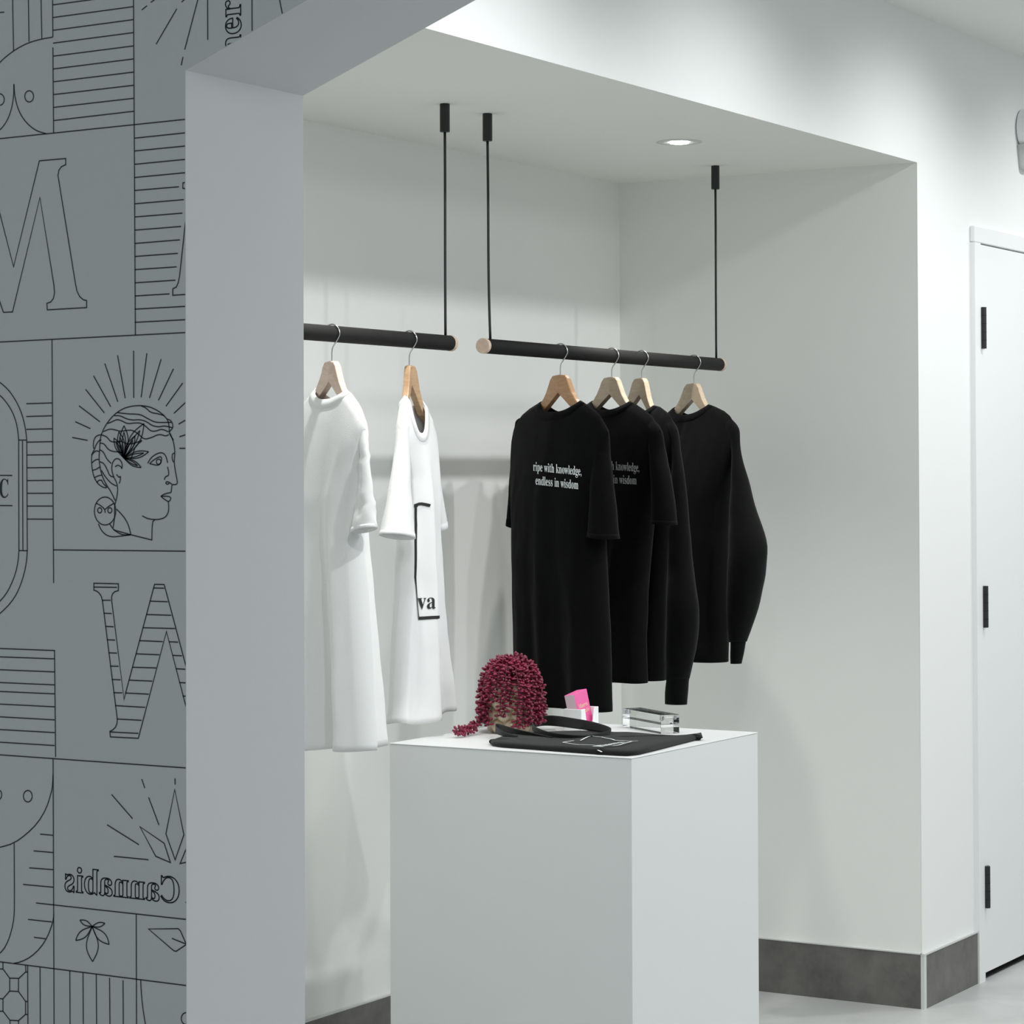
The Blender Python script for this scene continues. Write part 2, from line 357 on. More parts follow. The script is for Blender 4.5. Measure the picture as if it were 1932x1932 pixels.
# lettering outlines on the mural
def mural_text(s, o, ux, uy, width, height, outline=.0009, fill=False):
    """o = (y,z) of the baseline start, ux/uy = unit directions of reading and of letter height in (y,z)"""
    bm, w = text_mesh(s, outline=0 if fill else .0008/(height/.68))
    kx = width/w; ky = height/.68
    for v in bm.verts:
        x, y = v.co.x*kx, v.co.y*ky
        p = Vector(o)+Vector(ux)*x+Vector(uy)*y
        v.co = Vector((XM-.0004-abs(v.co.z)*.01, p.x, p.y))
    me = bpy.data.meshes.new('tmp'); bm.to_mesh(me); bm.free(); mb.from_mesh(me); bpy.data.meshes.remove(me)
a = Vector(mpt(1280/A4[0], 1072/A4[0]+1420)); b = Vector(mpt(460/A4[0], 1003/A4[0]+1420))
hC = mpt(1230/A4[0], 890/A4[0]+1420)[1]-mpt(1230/A4[0], 1070/A4[0]+1420)[1]
mural_text('Cannabis', a, (1, 0), (0, 1), (b-a).length, hC)
a2 = a-Vector((.035, 0))
mural_text('a', a2+Vector((.0, 0)), (1, 0), (0, 1), .026, hC)
o = Vector(mpt(1372/A1[0], 318/A1[0])); e = Vector(mpt(1372/A1[0], -8/A1[0]))
mural_text('ner', o, (0, 1), (1, 0), (e-o).length, .034)
c0 = Vector(mpt(-3/A2[0], 1309/A2[0]+600)); c1 = Vector(mpt(62/A2[0], 1309/A2[0]+600))
mural_text('C', c0, (-1, 0), (0, 1), (c1-c0).length, .0245, fill=True)
for co, no in (((0, YJ+.0004, 0), (0, 1, 0)),):
    bmesh.ops.bisect_plane(mb, geom=mb.verts[:]+mb.edges[:]+mb.faces[:], plane_co=co, plane_no=no)
nv = Vector((0, SL, 1)).normalized()
bmesh.ops.bisect_plane(mb, geom=mb.verts[:]+mb.edges[:]+mb.faces[:], plane_co=(0, YJ, ZJ+.0008), plane_no=nv)
def inside(f):
    c = f.calc_center_median()
    if c.y > YJ+.0004: return True
    return c.z > zslope(c.y)+.0008
bmesh.ops.delete(mb, geom=[f for f in mb.faces if not inside(f)], context='FACES')
lw = obj('mural_line_work', mb, MINK, wl, norm=False)

# ------------------------------------------------------------------ plinth
PX0, PX1, PY0, PY1, PZ = 4.738, 5.356, 2.562, 3.179, .900
t = empty('display_plinth', ((PX0+PX1)/2, (PY0+PY1)/2, 0), 'tall square white display plinth standing in front of the clothes rail', 'plinth')
bevel(obj('body', BX((PX0+.0008, PX1-.0008, PY0+.0008, PY1-.0008, .0, PZ-.0025)), MPL, t), .0012)
bevel(obj('top_panel', BX((PX0, PX1, PY0, PY1, PZ-.0022, PZ)), MPL, t), .0006, 1)

# ------------------------------------------------------------------ hanging rails
YR, ZR, RR = 3.219, 1.812, .0182
def rail(x0, x1, cx, label):
    t = empty('hanging_clothes_rail', ((x0+x1)/2, YR, ZR), label, 'clothes rail', 'suspended black rails in the alcove')
    bm = bmesh.new(); cyl(bm, (x0+.012, YR, ZR), (x1-.012, YR, ZR), RR, 40); obj('rod', bm, MROD, t, True)
    for a, b in ((x0, x0+.012), (x1-.012, x1)):
        bm = bmesh.new(); cyl(bm, (a, YR, ZR), (b, YR, ZR), RR+.0006, 40); bevel(obj('wooden_end_cap', bm, MCAP, t), .001)
    for i, c in enumerate(cx):
        bm = bmesh.new(); cyl(bm, (c, YR, ZN-.067), (c, YR, ZN), .0118, 24); bevel(obj('ceiling_mount', bm, MBLK, t), .0015)
        bm = bmesh.new(); n = 14; w = .0035 if i == 0 else .001
        tube(bm, [(c+(.010 if (i == 0 and x0 > 5.1) else 0)*(k/n)**2 + w*math.sin(PI*k/n*2)*.4, YR, lerp(ZN-.06, ZR+RR-.002, k/n)) for k in range(n+1)], .0032, 10)
        obj('cable', bm, MBLK, t, True)
    return t
rail(3.79, 5.068, (3.84, 5.040), 'black round clothes rail at left carrying the two white T-shirts, partly behind the grey pier')
rail(5.205, 6.497, (5.232, 6.468), 'black round clothes rail at right with pale wooden ends carrying four black garments')

# ------------------------------------------------------------------ garments
class Plane:
    """vertical plane through the hook, turned by th from square-on to the viewer"""
    def __init__(s, px, py, th, kink=0, zt0=1.7):
        s.kink, s.zt0 = kink, zt0
        p = at(px, py, 1, YR); s.o = Vector((p.x, YR, 0)); th = math.radians(th); s.th = th
        d = Vector((s.o.x, s.o.y, 0)).normalized(); e = Vector((d.y, -d.x, 0))
        s.u = e*math.cos(th)+d*math.sin(th); s.w = -d*math.cos(th)+e*math.sin(th)
    def uz(s, x, y, off=0):
        d = ray(x, y); n = s.w; u = z = 0
        for _ in range(6):
            k = s.kink*abs(u)*math.exp(-max(0, s.zt0-z)/.35) if _ else 0
            t = (s.o+n*(off+k)-CAM).dot(Vector((n.x, n.y, 0)))/d.dot(n)
            P = CAM+d*t; u, z = (P-s.o).dot(s.u), P.z
        return (u, z)
    def P(s, u, w, z): return Vector((s.o.x, s.o.y, 0))+s.u*u+s.w*w+Vector((0, 0, z))

def hanger(pl, topy, cx, shL, shR, nL, nR, kink, m, label):
    """wooden wishbone hanger; arms follow the shoulder lines just under the cloth"""
    u0, zt = pl.uz(cx, topy)
    t = empty('wooden_clothes_hanger', pl.P(0, 0, ZR), label, 'clothes hanger', 'wooden hangers on the rails')
    th = .0075
    bm = bmesh.new()
    def side(sh, n, sg):
        un, zn = n; tipu, tipz = sh[-1]
        a = abs(un-u0)
        top = [(0, 0), (.30*a, -.0015), (.42*a, -.010), (.50*a, -.022), (.66*a, lerp(0, zn-.006-zt, .62)), (.84*a, lerp(0, zn-.006-zt, .86)), (a, zn-.007-zt)]
        pts = [(abs(u-u0), z-zt-.009) for u, z in sh]
        lim = abs(tipu-u0)*.84
        top += [p for p in pts if a < p[0] < lim]
        last = interp(lim, [p[0] for p in top+[pts[-1]]], [p[1] for p in top+[pts[-1]]])
        top.append((lim, last-.004))
        xs = [p[0] for p in top]; ys = [p[1] for p in top]
        zi = -.046                       # apex of the underside
        cols = sorted(set([0, .12*a, .30*a, .42*a, .50*a, .66*a, .84*a, a]+[lerp(a, lim, k/8) for k in range(9)]))
        prev = None
        for c in cols:
            tz = interp(c, xs, ys)
            slope = (zn-.007-zt-.030-zi)/a
            bz = zi+slope*c if c < a else tz-lerp(.030, .012, (c-a)/(lim-a))
            w = kink*max(0, c-.004)
            ring = [bm.verts.new(pl.P(u0+sg*c, w+dw, zt+z)) for dw, z in ((th, tz-.002), (th*.6, tz), (-th*.6, tz), (-th, tz-.002), (-th, bz), (th, bz))]
            if prev:
                for i in range(6): bm.faces.new((prev[i], prev[(i+1)%6], ring[(i+1)%6], ring[i]))
            prev = ring
        bm.faces.new(prev)
    side(shL, nL, -1); side(shR, nR, 1)
    bmesh.ops.remove_doubles(bm, verts=bm.verts, dist=1e-5)
    o = obj('wooden_arms', bm, m, t); bevel(o, .0012, 2, .5)
    # hook: over the rail, round its near side and down to the wood
    R = RR+.0030; x = pl.o.x; pts = []
    for k in range(0, 15):
        a = math.radians(200-k*16); pts.append((x, YR-R*math.cos(a), ZR+R*math.sin(a)))
    pc = pl.P(u0, 0, zt)
    pts = [(x, YR+R*math.cos(math.radians(-25+k*13.5)), ZR+R*math.sin(math.radians(-25+k*13.5))) for k in range(17)]
    yb = pts[-1][1]; zb = pts[-1][2]
    pts += [(lerp(x, pc.x, .3), lerp(yb, pc.y, .40), zb-.013), (lerp(x, pc.x, .8), lerp(yb, pc.y, .85), zb-.024), (pc.x, pc.y, zb-.032), (pc.x, pc.y, zt-.006)]
    bm = bmesh.new(); tube(bm, smooth_poly([tuple(p) for p in pts], 1), .0017, 10); obj('wire_hook', bm, MCHR, t, True)
    return t

def garment(name, cx, topy, th, b, L, R, nL, nR, sL, sR, neck, hem, kink, m, label, cat, group, sleeves=(), dF=None, dB=None, folds=(), hembump=(), collar_w=.019, seed=0, N=72, Mz=64, hanger_mat=None, hlabel='', hem_wave=0, band=0):
    pl = Plane(cx, topy, th, kink, at(cx, (nL[1]+nR[1])/2, 1, YR).z)
    cvt = lambda pts: [pl.uz(x, y) for x, y in pts]
    Lz, Rz = cvt(L), cvt(R); nl, nr = pl.uz(*nL), pl.uz(*nR); shl, shr = cvt(sL), cvt(sR)
    hz = sorted(cvt(hem))
    zhem = lambda u: interp(u, [p[0] for p in hz], [p[1] for p in hz])
    tipL, tipR = shl[-1], shr[-1]
    zl = sorted([(z, u) for u, z in Lz]); zr = sorted([(z, u) for u, z in Rz])
    def edges(z):
        a = interp(z, [p[0] for p in zl], [p[1] for p in zl]) if z < tipL[1] else tipL[0]
        c = interp(z, [p[0] for p in zr], [p[1] for p in zr]) if z < tipR[1] else tipR[0]
        A = (c-a)/2; bb = b*math.tan(abs(math.radians(th)))
        k = math.sqrt(max(.45, 1-(bb/max(A, .01))**2))
        f = max(0, min(1, (min(tipL[1], tipR[1])-z)/.22)); f = f*f*(3-2*f); k = lerp(1, k, f)
        return (a+c)/2-A*k, (a+c)/2+A*k
    shu = sorted([nl]+shl+[nr]+shr)
    def shz(u): return interp(u, [p[0] for p in shu], [p[1] for p in shu])
    uc = (nl[0]+nr[0])/2; un = (nr[0]-nl[0])/2
    zneck = pl.uz(*neck)[1]
    dF_ = dF if dF is not None else ((nl[1]+nr[1])/2-zneck); dB_ = dB if dB is not None else dF_
    def ztop(u, side):
        if nl[0] < u < nr[0]:
            q = abs((u-uc)/un); base = lerp(nl[1], nr[1], (u-nl[0])/(2*un))
            return base-(dF_ if side > 0 else dB_)*(1-q**2.6)**.8
        return shz(u)
    zt0 = max(nl[1], nr[1])
    def ucol(s, z):
        a, c = edges(z); return lerp(a, c, (s+1)/2)
    def wsurf(s, z, u, side, zt):
        prof = max(0, 1-s*s)**.5
        g = 1-math.exp(-max(0, shz(u)-z)/.05)
        kk = kink*abs(u)*math.exp(-max(0, zt0-z)/.35)
        tt = max(0, min(1, (zt0-z)/.8))
        w = b*(.30+.70*min(1, tt*3.2))*prof*g
        fo = 0
        for s0, wd, am, p in folds: fo += am*math.exp(-((s-s0)/wd)**2)*tt**p
        fo += .0035*noise.noise(Vector((u*16+seed, z*3, seed+side)))*min(1, tt*4)+.002*noise.noise(Vector((u*40+seed, z*14, seed+side)))*min(1, tt*3)
        fo *= min(1, prof*2.2)
        nar = .0085*min(1, g*4)*min(1, prof*4)
        return kk+(side*(w+nar)+fo)
    zmid = lambda s, k: None
    bm = bmesh.new(); V = {}
    us = [-math.cos(PI*i/N) for i in range(N+1)]
    # put columns exactly on the neck points
    a0, c0 = edges(zt0)
    for tgt in (nl[0], nr[0]):
        st = 2*(tgt-a0)/(c0-a0)-1; i = min(range(N+1), key=lambda k: abs(us[k]-st)); us[i] = st
    for side in (1, -1):
        for i, s in enumerate(us):
            u_t = ucol(s, zt0); zt = ztop(u_t, side)
            for j in range(Mz+1):
                t = (j/Mz)**1.25; 
                uu = u_t; z = zt
                zb = zhem(ucol(s, .93))+hem_wave*math.sin(s*9+seed)
                z = lerp(zt, zb, t); u = ucol(s, z)
                w = wsurf(s, z, u, side, zt)
                top_joined = (j == 0 and not (nl[0]+1e-4 < u_t < nr[0]-1e-4))
                if top_joined: w = kink*abs(u)
                if i in (0, N): w = wsurf(s, z, u, 0, zt)
                if z-zb < .020 and 0 < i < N: w += side*.0012*min(1, 5*(1-abs(s)))
                V[side, i, j] = bm.verts.new(pl.P(u, w, z))
        for i in range(N):
            for j in range(Mz):
                bm.faces.new((V[side,i,j], V[side,i+1,j], V[side,i+1,j+1], V[side,i,j+1]))
    bmesh.ops.remove_doubles(bm, verts=bm.verts, dist=.0004)
    tips = [pl.P(q[0], kink*abs(q[0]), q[1]) for q in (tipL, tipR)]
    near = [v for v in bm.verts if min((v.co-q).length for q in tips) < .045]
    for _ in range(14): bmesh.ops.smooth_vert(bm, verts=near, factor=.5, use_axis_x=True, use_axis_y=True, use_axis_z=True)
    if hanger_mat: hanger(pl, topy, cx, shl, shr, nl, nr, kink, hanger_mat, hlabel)
    root = empty(name, pl.P(0, 0, zt0), label, cat, group)
    o = obj('body', bm, m, root, True)
    md = o.modifiers.new('cloth', 'SOLIDIFY'); md.thickness = .0016; md.offset = 0
    # collar: ribbed band round the neck opening
    bm = bmesh.new()
    for side in (1, -1):
        prev = None; K = 40
        cu = [uc-un*.999*math.cos(PI*i/K) for i in range(K+1)]
        cv = [Vector((u, ztop(u, side))) for u in cu]
        for i in range(K+1):
            tg = (cv[min(K, i+1)]-cv[max(0, i-1)]).normalized(); nr2 = Vector((tg.y, -tg.x))
            if nr2.y > 0: nr2 = -nr2
            q = abs((cu[i]-uc)/un); sg = 1 if cu[i] > uc else -1; ue = nr[0] if sg > 0 else nl[0]
            se = Vector((sg*.02, shz(ue+sg*.02)-shz(ue+sg*.0005))).normalized(); bl = max(0, min(1, (q-.90)/.09))
            nr2 = (nr2*(1-bl)+se*bl).normalized()
            row = []
            for dd, off in ((-.0008, -.0008), (-.0012, .0012), (.0004, .0030), (collar_w*.5, .0034), (collar_w, .0024), (collar_w+.0010, .0004)):
                q = cv[i]+nr2*dd; u = q.x; zz = q.y
                if dd > 0: zz = min(zz, shz(u)-.0006)
                a, c = edges(zz); s = max(-1, min(1, 2*(u-a)/(c-a)-1))
                row.append(bm.verts.new(pl.P(u, wsurf(s, min(zz, shz(u)), u, side, 0)+side*off, zz)))
            if prev:
                for k in range(5): bm.faces.new((prev[k], row[k], row[k+1], prev[k+1]))
            prev = row
    obj('collar', bm, m, root, True)
    def tubeloft(rings, sub=5, closed_end=False, nn=28, wob=.0, dome=False):
        """rings: (xl,yl,xr,yr,half-depth[,offset]) in photo pixels on the garment's plane"""
        Rg = []
        for r in rings:
            xl, yl, xr, yr, d = r[:5]; off = r[5] if len(r) > 5 else 0
            a = pl.uz(xl, yl, off); c = pl.uz(xr, yr, off); A0 = abs(c[0]-a[0])/2; tn = math.tan(abs(pl.th))
            if d > 0: d = min(d, .86*A0/tn)
            d = abs(d); k = math.sqrt(max(.2, 1-(d*tn/A0)**2)); mu, mz = (a[0]+c[0])/2, (a[1]+c[1])/2
            Rg.append((lerp(mu, a[0], k), lerp(mz, a[1], k), lerp(mu, c[0], k), lerp(mz, c[1], k), d, off))
        # Catmull-Rom between rings
        fine = []
        for i in range(len(Rg)-1):
            p0, p1, p2, p3 = Rg[max(0, i-1)], Rg[i], Rg[i+1], Rg[min(len(Rg)-1, i+2)]
            for k in range(sub):
                t = k/sub; fine.append(tuple(.5*((2*p1[q])+(-p0[q]+p2[q])*t+(2*p0[q]-5*p1[q]+4*p2[q]-p3[q])*t*t+(-p0[q]+3*p1[q]-3*p2[q]+p3[q])*t**3) for q in range(6)))
        fine.append(Rg[-1])
        if dome:
            r0 = Rg[0]; mu, mz = (r0[0]+r0[2])/2, (r0[1]+r0[3])/2
            for q, dz in ((.92, .003), (.7, .007), (.35, .010), (.05, .011)):
                fine.insert(0, (lerp(mu, r0[0], q), lerp(mz, r0[1], q)+dz, lerp(mu, r0[2], q), lerp(mz, r0[3], q)+dz, r0[4]*q, r0[5]))
        bm = bmesh.new(); prev = None; n = len(fine)
        for i, (au, az, cu, cz, d, off) in enumerate(fine):
            ring = []
            for k in range(nn):
                t = 2*PI*k/nn; ct, st = math.cos(t), math.sin(t)
                u = lerp(au, cu, (ct+1)/2); z = lerp(az, cz, (ct+1)/2)
                kk = kink*abs(u)*math.exp(-max(0, zt0-z)/.35)
                w = kk+off+d*(abs(st)**.85)*(1 if st > 0 else -1)
                w += .0022*noise.noise(Vector((u*30+seed, z*18, k*.0+seed)))+wob*noise.noise(Vector((u*45+seed, z*60, seed*2)))*min(1, i/n*1.5)
                if i > n-3: w *= 1
                ring.append(bm.verts.new(pl.P(u, w, z)))
            if prev:
                for k in range(nn): bm.faces.new((prev[k], prev[(k+1)%nn], ring[(k+1)%nn], ring[k]))
            prev = ring
        if closed_end: bm.faces.new(prev)
        return bm
    for sv in sleeves:
        o = obj('sleeve', tubeloft(sv['rings'], wob=sv.get('wob', 0), dome=True), m, root, True)
        md = o.modifiers.new('cloth', 'SOLIDIFY'); md.thickness = .0018; md.offset = 0
        # stitched hem or ribbed cuff
        if 'cuff' in sv:
            o2 = obj('cuff', tubeloft(sv['cuff'], sub=3, closed_end=True), m, o, True)
        elif 'rings' in sv:
            r = sv['rings'][-1]; q = sv['rings'][-2]
            f = sv.get('hemf', .16); mid = tuple(lerp(r[k], q[k], f) for k in range(4))
            rr = [(mid[0]-.7, mid[1], mid[2]+.7, mid[3], lerp(r[4], q[4], f)+.0008), (r[0]-.9, r[1]+.6, r[2]+.9, r[3]+.6, r[4]+.0012)]
            if len(r) > 5: rr = [rr[0]+(lerp(r[5], q[5], f),), rr[1]+(r[5],)]
            o2 = obj('sleeve_hem', tubeloft(rr, sub=2), m, o, True)
            md = o2.modifiers.new('cloth', 'SOLIDIFY'); md.thickness = .0015; md.offset = 0
    def surf(u, z, side=1, off=.0030):
        a, c = edges(z); s = max(-.98, min(.98, 2*(u-a)/(c-a)-1))
        return pl.P(u, wsurf(s, z, u, side, 0)+side*off, z)
    surf.edges = edges
    if band:
        # ribbed waistband of a sweatshirt
        bm = bmesh.new(); ringsB = []
        for zo, off in ((band, .0006), (band-.002, .0022), (.002, .0016), (-.001, .0)):
            row = []
            for side in (1, -1):
                seq = us[1:-1] if side == 1 else us[1:-1][::-1]
                for s in seq:
                    zz = zhem(ucol(s, .93))+zo; u = ucol(s, zz)
                    row.append(bm.verts.new(pl.P(u, wsurf(s, zz, u, side, 0)+side*off, zz)))
            ringsB.append(row)
        for A, B in zip(ringsB, ringsB[1:]):
            for k in range(len(A)): bm.faces.new((A[k], A[(k+1)%len(A)], B[(k+1)%len(A)], B[k]))
        obj('waistband', bm, m, root, True)
    return pl, root, surf

def printed(root, pl, surf, s, x0, y0, x1, y1, hpx, m, name='printed_text', off=.03, thin=0.0):
    """letters laid on the garment's near face, from baseline pixel x0,y0 to x1,y1"""
    a = find_u(pl, surf, x0, y0, off); b = find_u(pl, surf, x1, y1, off); hz = pl.uz(x0, y0-hpx, off)[1]-pl.uz(x0, y0, off)[1]
    bm, w = text_mesh(s, thin=thin)
    bmesh.ops.subdivide_edges(bm, edges=[e for e in bm.edges if e.calc_length() > .12], cuts=3)
    for v in bm.verts:
        t = v.co.x/w
        if abs(pl.th) > 1.15:
            yy = lerp(y0, y1, t)-v.co.y/.68*hpx; z = a[1]+v.co.y/.68*hz
            for _ in range(4):
                u = sheet_u(pl, surf, lerp(x0, x1, t), z); z += (proj(surf(u, z))[1]-yy)/(F/6.0)
            v.co = surf(u, z); continue
        u, z = find_u(pl, surf, lerp(x0, x1, t), lerp(y0, y1, t)-v.co.y/.68*hpx, off)
        v.co = surf(u, z)
    return obj(name, bm, m, root, norm=False)

HW = [wood('hanger wood '+n, c1, c2) for n, c1, c2 in (('pale pink', (.74, .56, .46), (.60, .43, .34)), ('tan', (.56, .37, .22), (.42, .26, .14)), ('honey', (.52, .30, .15), (.38, .20, .09)), ('beige', (.58, .46, .33), (.46, .35, .24)))]

def proj(P):
    d = P-CAM; zz = d.dot(fwd); return 966+F*d.dot(rgt)/zz, CY-F*d.dot(upv)/zz
def find_u(pl, surf, x, y, off):
    u, z = pl.uz(x, y, off)
    for _ in range(12):
        px, py = proj(surf(u, z)); k = F*math.cos(pl.th)/6.0; u += .7*(x-px)/k; z += .7*(py-y)/(F/6.0)
    return u, z
def sheet_u(pl, surf, x, z, cache={}):
    key = (id(surf), round(z, 4))
    if key not in cache:
        ea, ec = surf.edges(z); row = [(proj(surf(lerp(ea, ec, .02+.96*k/160), z))[0], lerp(ea, ec, .02+.96*k/160)) for k in range(161)]
        i = 0; out = [row[0]]
        while i < 160 and row[i+1][0] > out[-1][0]: i += 1; out.append(row[i])
        cache[key] = out
    t = cache[key]; return interp(x, [q[0] for q in t], [q[1] for q in t])
# --- white T-shirt beside the grey pier
pl, rt, sf = garment('white_t_shirt', 626, 681, -66, .055,
    L=[(556,800),(552,900),(551,1000),(553,1150),(556,1300),(559,1393)], R=[(689,806),(686,880),(688,1000),(693,1080),(699,1180),(705,1290),(711,1412)],
    nL=(599,731), nR=(654,735), sL=[(588,744),(575,760),(565,778),(557,800)], sR=[(664,744),(676,762),(686,784),(690,805)],
    neck=(623,754), hem=[(559,1392),(600,1401),(640,1410),(711,1417)], kink=-.10, m=MWHT,
    label='white short-sleeved T-shirt hanging half hidden behind the edge of the grey pier', cat='t-shirt', group='white T-shirts on the left rail',
    folds=[(-.35,.14,.026,1.0),(-.05,.10,-.034,1.1),(.2,.10,.030,1.2),(.5,.13,-.030,1.0),(.78,.12,.018,1.0)], seed=3, hanger_mat=HW[0],
    hlabel='pinkish wooden hanger holding the white T-shirt beside the grey pier', hem_wave=.0025,
    sleeves=[dict(rings=[(664,780,683,788,.003),(674,803,692,807,.012),(680,850,697,848,.038),(678,910,703,905,.046),(670,965,709,952,.050),(660,1012,714,988,.052)], wob=.006),
             dict(rings=[(556,800,566,796,.012),(550,850,564,852,.035),(546,910,562,915,.042),(541,975,560,985,.045)])])

# --- white T-shirt with the framed print
pl, rt, sf = garment('white_t_shirt', 772, 689, 71, .034,
    L=[(755,807),(760,850),(763,900),(761,1000),(758,1100),(752,1220),(746,1366)], R=[(818,815),(820,900),(822,1000),(830,1130),(840,1240),(850,1326)],
    nL=(764,746), nR=(794,754), sL=[(761,765),(757,785),(754,806)], sR=[(800,764),(807,780),(814,798),(819,815)],
    neck=(786,800), hem=[(746,1368),(780,1362),(806,1350),(850,1327)], kink=.10, m=MWHT,
    label='white T-shirt turned side-on, with a black framed print on its front', cat='t-shirt', group='white T-shirts on the left rail', dF=.083, dB=.028,
    folds=[(-.75,.18,-.014,1.1),(-.38,.2,.026,1.4),(.15,.25,-.012,1.3),(.7,.2,.008,1.2)], seed=11, hanger_mat=HW[1],
    hlabel='tan wooden hanger holding the side-on white T-shirt with the framed print', hem_wave=.003,
    sleeves=[dict(rings=[(751,800,771,801,.020),(747,850,770,850,.034),(738,910,772,912,.046),(729,960,776,972,.056),(720,1000,781,1024,.060)]),
             dict(rings=[(808,808,819,811,.012),(812,860,825,860,.030),(818,930,834,925,.040),(824,1006,845,990,.045)])])
def stripe(px, wpx, m, name, off=.03):
    pts = []
    for x, y in px:
        z = pl.uz(x, y, off)[1]
        for _ in range(4):
            u = sheet_u(pl, sf, x, z); z += (proj(sf(u, z))[1]-y)/(F/6.0)
        pts.append((u, z))
    fine = []
    for p, r in zip(pts, pts[1:]):
        n = max(2, int(math.hypot(r[0]-p[0], r[1]-p[1])/.008)); fine += [(lerp(p[0], r[0], k/n), lerp(p[1], r[1], k/n)) for k in range(n)]
    fine.append(pts[-1]); bm = bmesh.new(); prev = None
    for i, p in enumerate(fine):
        a, b = fine[max(0, i-1)], fine[min(len(fine)-1, i+1)]; d = Vector((b[0]-a[0], b[1]-a[1])).normalized(); n = Vector((-d.y, d.x))*wpx/2
        row = [bm.verts.new(sf(p[0]+n.x*k, p[1]+n.y*k)) for k in (-1, -.5, 0, .5, 1)]
        if prev:
            for k in range(4): bm.faces.new((prev[k], prev[k+1], row[k+1], row[k]))
        prev = row
    return obj(name, bm, m, rt, norm=False)
stripe([(812,954),(804,952),(796,950.5),(790,951),(785,953),(781,957)], .0068, MPRK, 'printed_frame')
stripe([(782,955),(780,962),(779.5,990),(781,1040),(784,1090),(788,1140),(790.5,1168)], .0030, MPRK, 'printed_frame')
stripe([(790,1166.5),(800,1166),(815,1165),(832,1164)], .0072, MPRK, 'printed_frame')
printed(rt, pl, sf, 'va', 788, 1149, 822, 1148, 30, MPRK, off=.03, thin=0)

# --- black tees and sweatshirts
GB = 'black tops on the right-hand rail'
pl, rt, sf = garment('black_t_shirt', 1057, 707, -58, .062,
    L=[(973,797),(971,900),(972,1000),(973,1100),(974,1180),(976,1240),(978,1312)], R=[(1148,812),(1143,900),(1141,1000),(1144,1100),(1148,1200),(1151,1290),(1152,1345)],
    nL=(1023,757), nR=(1095,756), sL=[(1011,764),(998,772),(985,783),(975,798)], sR=[(1108,764),(1124,776),(1139,793),(1147,812)],
    neck=(1056,778), hem=[(978,1313),(1043,1326),(1100,1336),(1152,1346)], kink=-.10, m=MBT,
    label='black T-shirt with two lines of white lettering, nearest the front on the right rail', cat='t-shirt', group='black T-shirts on the right rail',
    folds=[(-.5,.15,.014,2.2),(-.15,.12,-.016,2.2),(.12,.1,.016,2.2),(.45,.15,-.018,2.0),(.75,.12,.014,1.6)], seed=21, hanger_mat=HW[2],
    hlabel='honey-coloured wooden hanger in the black T-shirt with full white lettering',
    sleeves=[dict(rings=[(1100,782,1132,793,.003),(1116,805,1148,813,.014),(1116,850,1152,850,.040),(1113,910,1159,908,.046),(1110,960,1165,962,.050),(1107,1008,1170,1020,.054)]),
             dict(rings=[(974,798,990,796,.012),(967,850,988,855,.034),(962,915,985,925,.040),(957,985,978,1000,.044)])])
printed(rt, pl, sf, 'ripe with knowledge,', 1006, 888, 1097, 897, 16.5, MPRW, off=.055)
printed(rt, pl, sf, 'endless in wisdom', 1010.5, 914, 1091, 923, 16.5, MPRW, off=.055)
pl, rt, sf = garment('black_t_shirt', 1154, 711, -58, .058,
    L=[(1072,800),(1070,900),(1072,1000),(1078,1150),(1084,1270)], R=[(1247,806),(1238,900),(1230,1000),(1221,1100),(1217,1200),(1219,1292)],
    nL=(1119,756), nR=(1188,757), sL=[(1107,763),(1094,772),(1082,785),(1074,801)], sR=[(1201,764),(1218,776),(1236,792),(1246,808)],
    neck=(1153,774), hem=[(1084,1270),(1152,1284),(1195,1286),(1219,1293)], kink=-.10, m=MBT,
    label='black T-shirt with grey lettering partly covered by the black T-shirt in front', cat='t-shirt', group='black T-shirts on the right rail',
    folds=[(-.3,.15,.012,2),(.25,.15,-.02,2),(.7,.12,.026,1.6)], seed=31, hanger_mat=HW[3],
    hlabel='beige wooden hanger in the black T-shirt whose lettering is partly covered',
    sleeves=[dict(rings=[(1200,780,1232,792,.003),(1217,804,1248,811,.014),(1223,850,1257,850,.038),(1226,900,1268,900,.044),(1228,945,1275,945,.048),(1229,985,1279,992,.052)]),
             dict(rings=[(1072,801,1088,799,.012),(1064,860,1085,865,.034),(1057,960,1080,975,.042)])])
printed(rt, pl, sf, 'ripe with knowledge,', 1122, 884, 1206, 890, 16, MPRG, off=.05)
printed(rt, pl, sf, 'endless in wisdom', 1122, 910, 1201, 914, 16, MPRG, off=.05)
